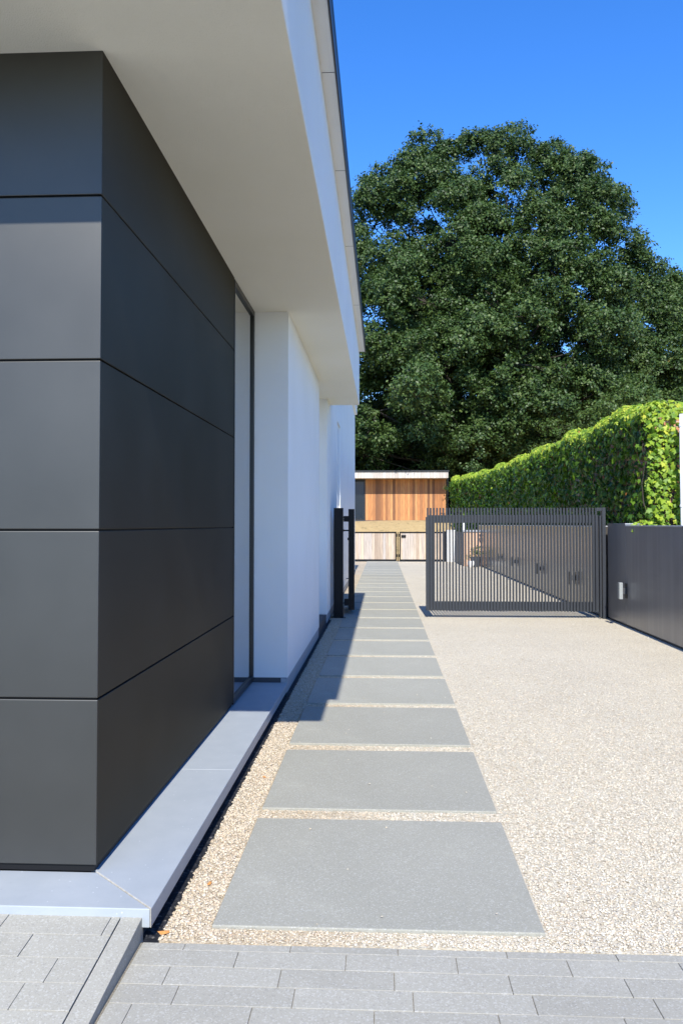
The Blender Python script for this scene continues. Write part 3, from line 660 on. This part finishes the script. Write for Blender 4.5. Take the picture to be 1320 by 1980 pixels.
# ------------------------------------------------------------------ ivy wall
IW = empty('garden_wall', (4.2, 20, 0), 'tall brick garden wall almost hidden under bright climbing ivy', 'wall')
pl = [(3.98,12.35),(3.93,22),(3.80,30),(3.25,37)]
hts = [3.07, 3.10, 3.15, 3.30]
b = MB()
for (p, q, h0, h1) in zip(pl[:-1], pl[1:], hts[:-1], hts[1:]):
    n0 = len(b.v); b.box(0, 1, 0, 1, 0, 1)
    cs = [(p[0], p[1], -.03), (p[0]+.9, p[1], -.03), (q[0]+.9, q[1], -.03), (q[0], q[1], -.03), (p[0], p[1], h0), (p[0]+.9, p[1], h0), (q[0]+.9, q[1], h1), (q[0], q[1], h1)]
    b.v[n0:n0+8] = cs
b.build('brickwork', M['brick'], IW)
lobes = []
for k in range(11):
    a = math.pi*(-.5) + 2*math.pi*k/11
    rr_ = [1.0, .62, .9, .5, .78, .42, .42, .78, .5, .9, .62][k]
    lobes.append((math.sin(2*math.pi*k/11)*rr_*.5, math.cos(2*math.pi*k/11)*rr_*.55))
lobes = np.array(lobes)
def ivy(P, N, size, seed, tbias):
    r = np.random.default_rng(seed); n = len(P)
    N = N + r.normal(0, .5, (n, 3)); N /= np.linalg.norm(N, axis=1, keepdims=True)
    down = np.tile([0, 0, -1.0], (n, 1)) + r.normal(0, .35, (n, 3)); A = down - (down*N).sum(1, keepdims=True)*N; A /= np.linalg.norm(A, axis=1, keepdims=True); B = np.cross(N, A)
    S_ = (size * r.uniform(.6, 1.25, n))[:, None, None]
    K = len(lobes)
    ring = (B[:, None]*lobes[None, :, :1] + A[:, None]*lobes[None, :, 1:])*S_
    ring -= N[:, None]*S_*(np.linalg.norm(lobes, axis=1)**2)[None, :, None]*.35
    V = np.concatenate([P[:, None] + ring, P[:, None] + N[:, None]*S_*.03], 1)      # centre last
    f = np.array([(k, (k+1) % K, K) for k in range(K)])
    idx = (f[None] + (np.arange(n)*(K+1))[:, None, None]).reshape(-1)
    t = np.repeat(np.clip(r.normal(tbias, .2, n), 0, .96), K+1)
    t[np.repeat(r.random(n) > .998, K+1)] = 1.0
    return V.reshape(-1, 3), idx, np.arange(n*K)*3, t
parts = []
def surf(n, fn, size, tb, seed):
    rg = np.random.default_rng(seed); P, N = fn(rg, n); parts.append(ivy(P, N, size, seed+1, tb))
def lerpwall(y):
    X = np.interp(y, [p[1] for p in pl], [p[0] for p in pl]); Hh = np.interp(y, [p[1] for p in pl], hts); return X, Hh
def side(rg, n, y0, y1):
    u = rg.random(n); y = y0 + (y1-y0)*u; X, Hh = lerpwall(y); z = 1.1 + (Hh+.1-1.1)*rg.random(n)
    bul = .05*np.sin(y*2.3)*np.sin(z*3.1+y) + rg.random(n)**2*.26 + .08*np.clip((z-Hh+.6)/.6, 0, 1)
    return np.c_[X-bul, y, z], np.c_[-np.ones(n), .05*np.ones(n), .12*np.ones(n)]
def topf(rg, n, y0, y1):
    y = y0 + (y1-y0)*rg.random(n); X, Hh = lerpwall(y); u = rg.random(n)
    a = u * math.pi * .62
    x = X + .12 - .30*np.cos(a) + np.where(u > .8, (u-.8)*4*.9, 0); z = Hh + .02 + .19*np.sin(a) + .07*np.sin(y*1.9)+.05*np.sin(y*5.1+1) + rg.random(n)*.07
    return np.c_[x, y, z], np.c_[-np.cos(a)*.8, -.55*np.ones(n), .25+np.sin(a)*.8]
def endf(rg, n):
    x = 3.83 + rg.random(n)*1.1; z = 1.2 + rg.random(n)*1.93
    y = 12.32 - rg.random(n)*.13 - .04*np.sin(x*9)*np.sin(z*7)
    return np.c_[x, y, z], np.tile([-.05, -1, .45], (n, 1))
surf(1150, endf, .105, .45, 101)
surf(1100, lambda r, n: topf(r, n, 12.2, 14), .105, .6, 103)  # high tint bias paints sunlight into the top leaves
surf(4200, lambda r, n: topf(r, n, 14, 20), .10, .6, 105)
surf(9000, lambda r, n: topf(r, n, 20, 37.5), .11, .6, 107)
surf(4600, lambda r, n: side(r, n, 12.2, 17), .11, .08, 109)  # low tint bias paints shade into the side leaves
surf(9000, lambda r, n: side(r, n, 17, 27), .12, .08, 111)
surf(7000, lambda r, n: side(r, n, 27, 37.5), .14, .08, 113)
# trailing shoots over the coping
tr = []
for (y0, z0, dx, ln) in [(12.15, 1.50, -.30, .24), (12.0, 1.5, -.29, .16), (12.3, 1.52, -.28, .12)]:
    for k in range(9): tr.append((3.87 + dx*(k/8), y0 - .015*k, z0 + .03 - ln*max(0, (k-4)/8)**1))
tr = np.array(tr); parts.append(ivy(tr, np.tile([-.5, -.7, .5], (len(tr), 1)), .06, 131, .6))
off = 0; VV = []; LL = []; SS = []; TT = []; lo_ = 0
for V, idx, stt, t in parts:
    VV.append(V); LL.append(idx+off); SS.append(stt+lo_); TT.append(t); off += len(V); lo_ += len(idx)
IV = empty('climbing_ivy', (4.2, 20, 1.2), 'bright yellow-green ivy smothering the tall garden wall on the right', 'ivy')
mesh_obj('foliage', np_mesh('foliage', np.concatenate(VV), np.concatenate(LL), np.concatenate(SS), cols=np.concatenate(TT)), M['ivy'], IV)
sm = MB(); rs = random.Random(5)
for k in range(40):
    x = 3.9 + rs.random()*.9; z = 1.0; pts = []
    for j in range(8): pts.append((x, 12.33 - .01*rs.random(), z)); x += rs.uniform(-.1, .1); z += .27
    sm.tube(pts, [.012, .011, .01, .009, .008, .007, .006, .004], 5)
sm.build('stems', M['bark'], IV)
# neighbour's building edge with white downpipe
DP = empty('downpipe', (4.30, 12.08, 1.4), 'white vertical downpipe in front of the ivy at the right edge', 'pipe')
MB().tube([(4.275, 12.05, 0), (4.275, 12.05, 3.08)], .034, 14).build('pipe', M['white'], DP, smooth=True)
for z in (1.75, 2.9): MB().tube([(4.275, 12.05, z), (4.275, 12.05, z+.035)], .043, 14).build('clip', M['white'], DP)
NB = empty('brick_building', (6.5, 9, 0), 'red brick outbuilding wall just beside the white downpipe', 'building')
box('wall', M['brick'], NB, 4.42, 9, 12.16, 12.9, 0, 2.75)
box('roof_edge', M['frame'], NB, 4.95, 9.1, 12.0, 13.0, 2.751, 2.83)
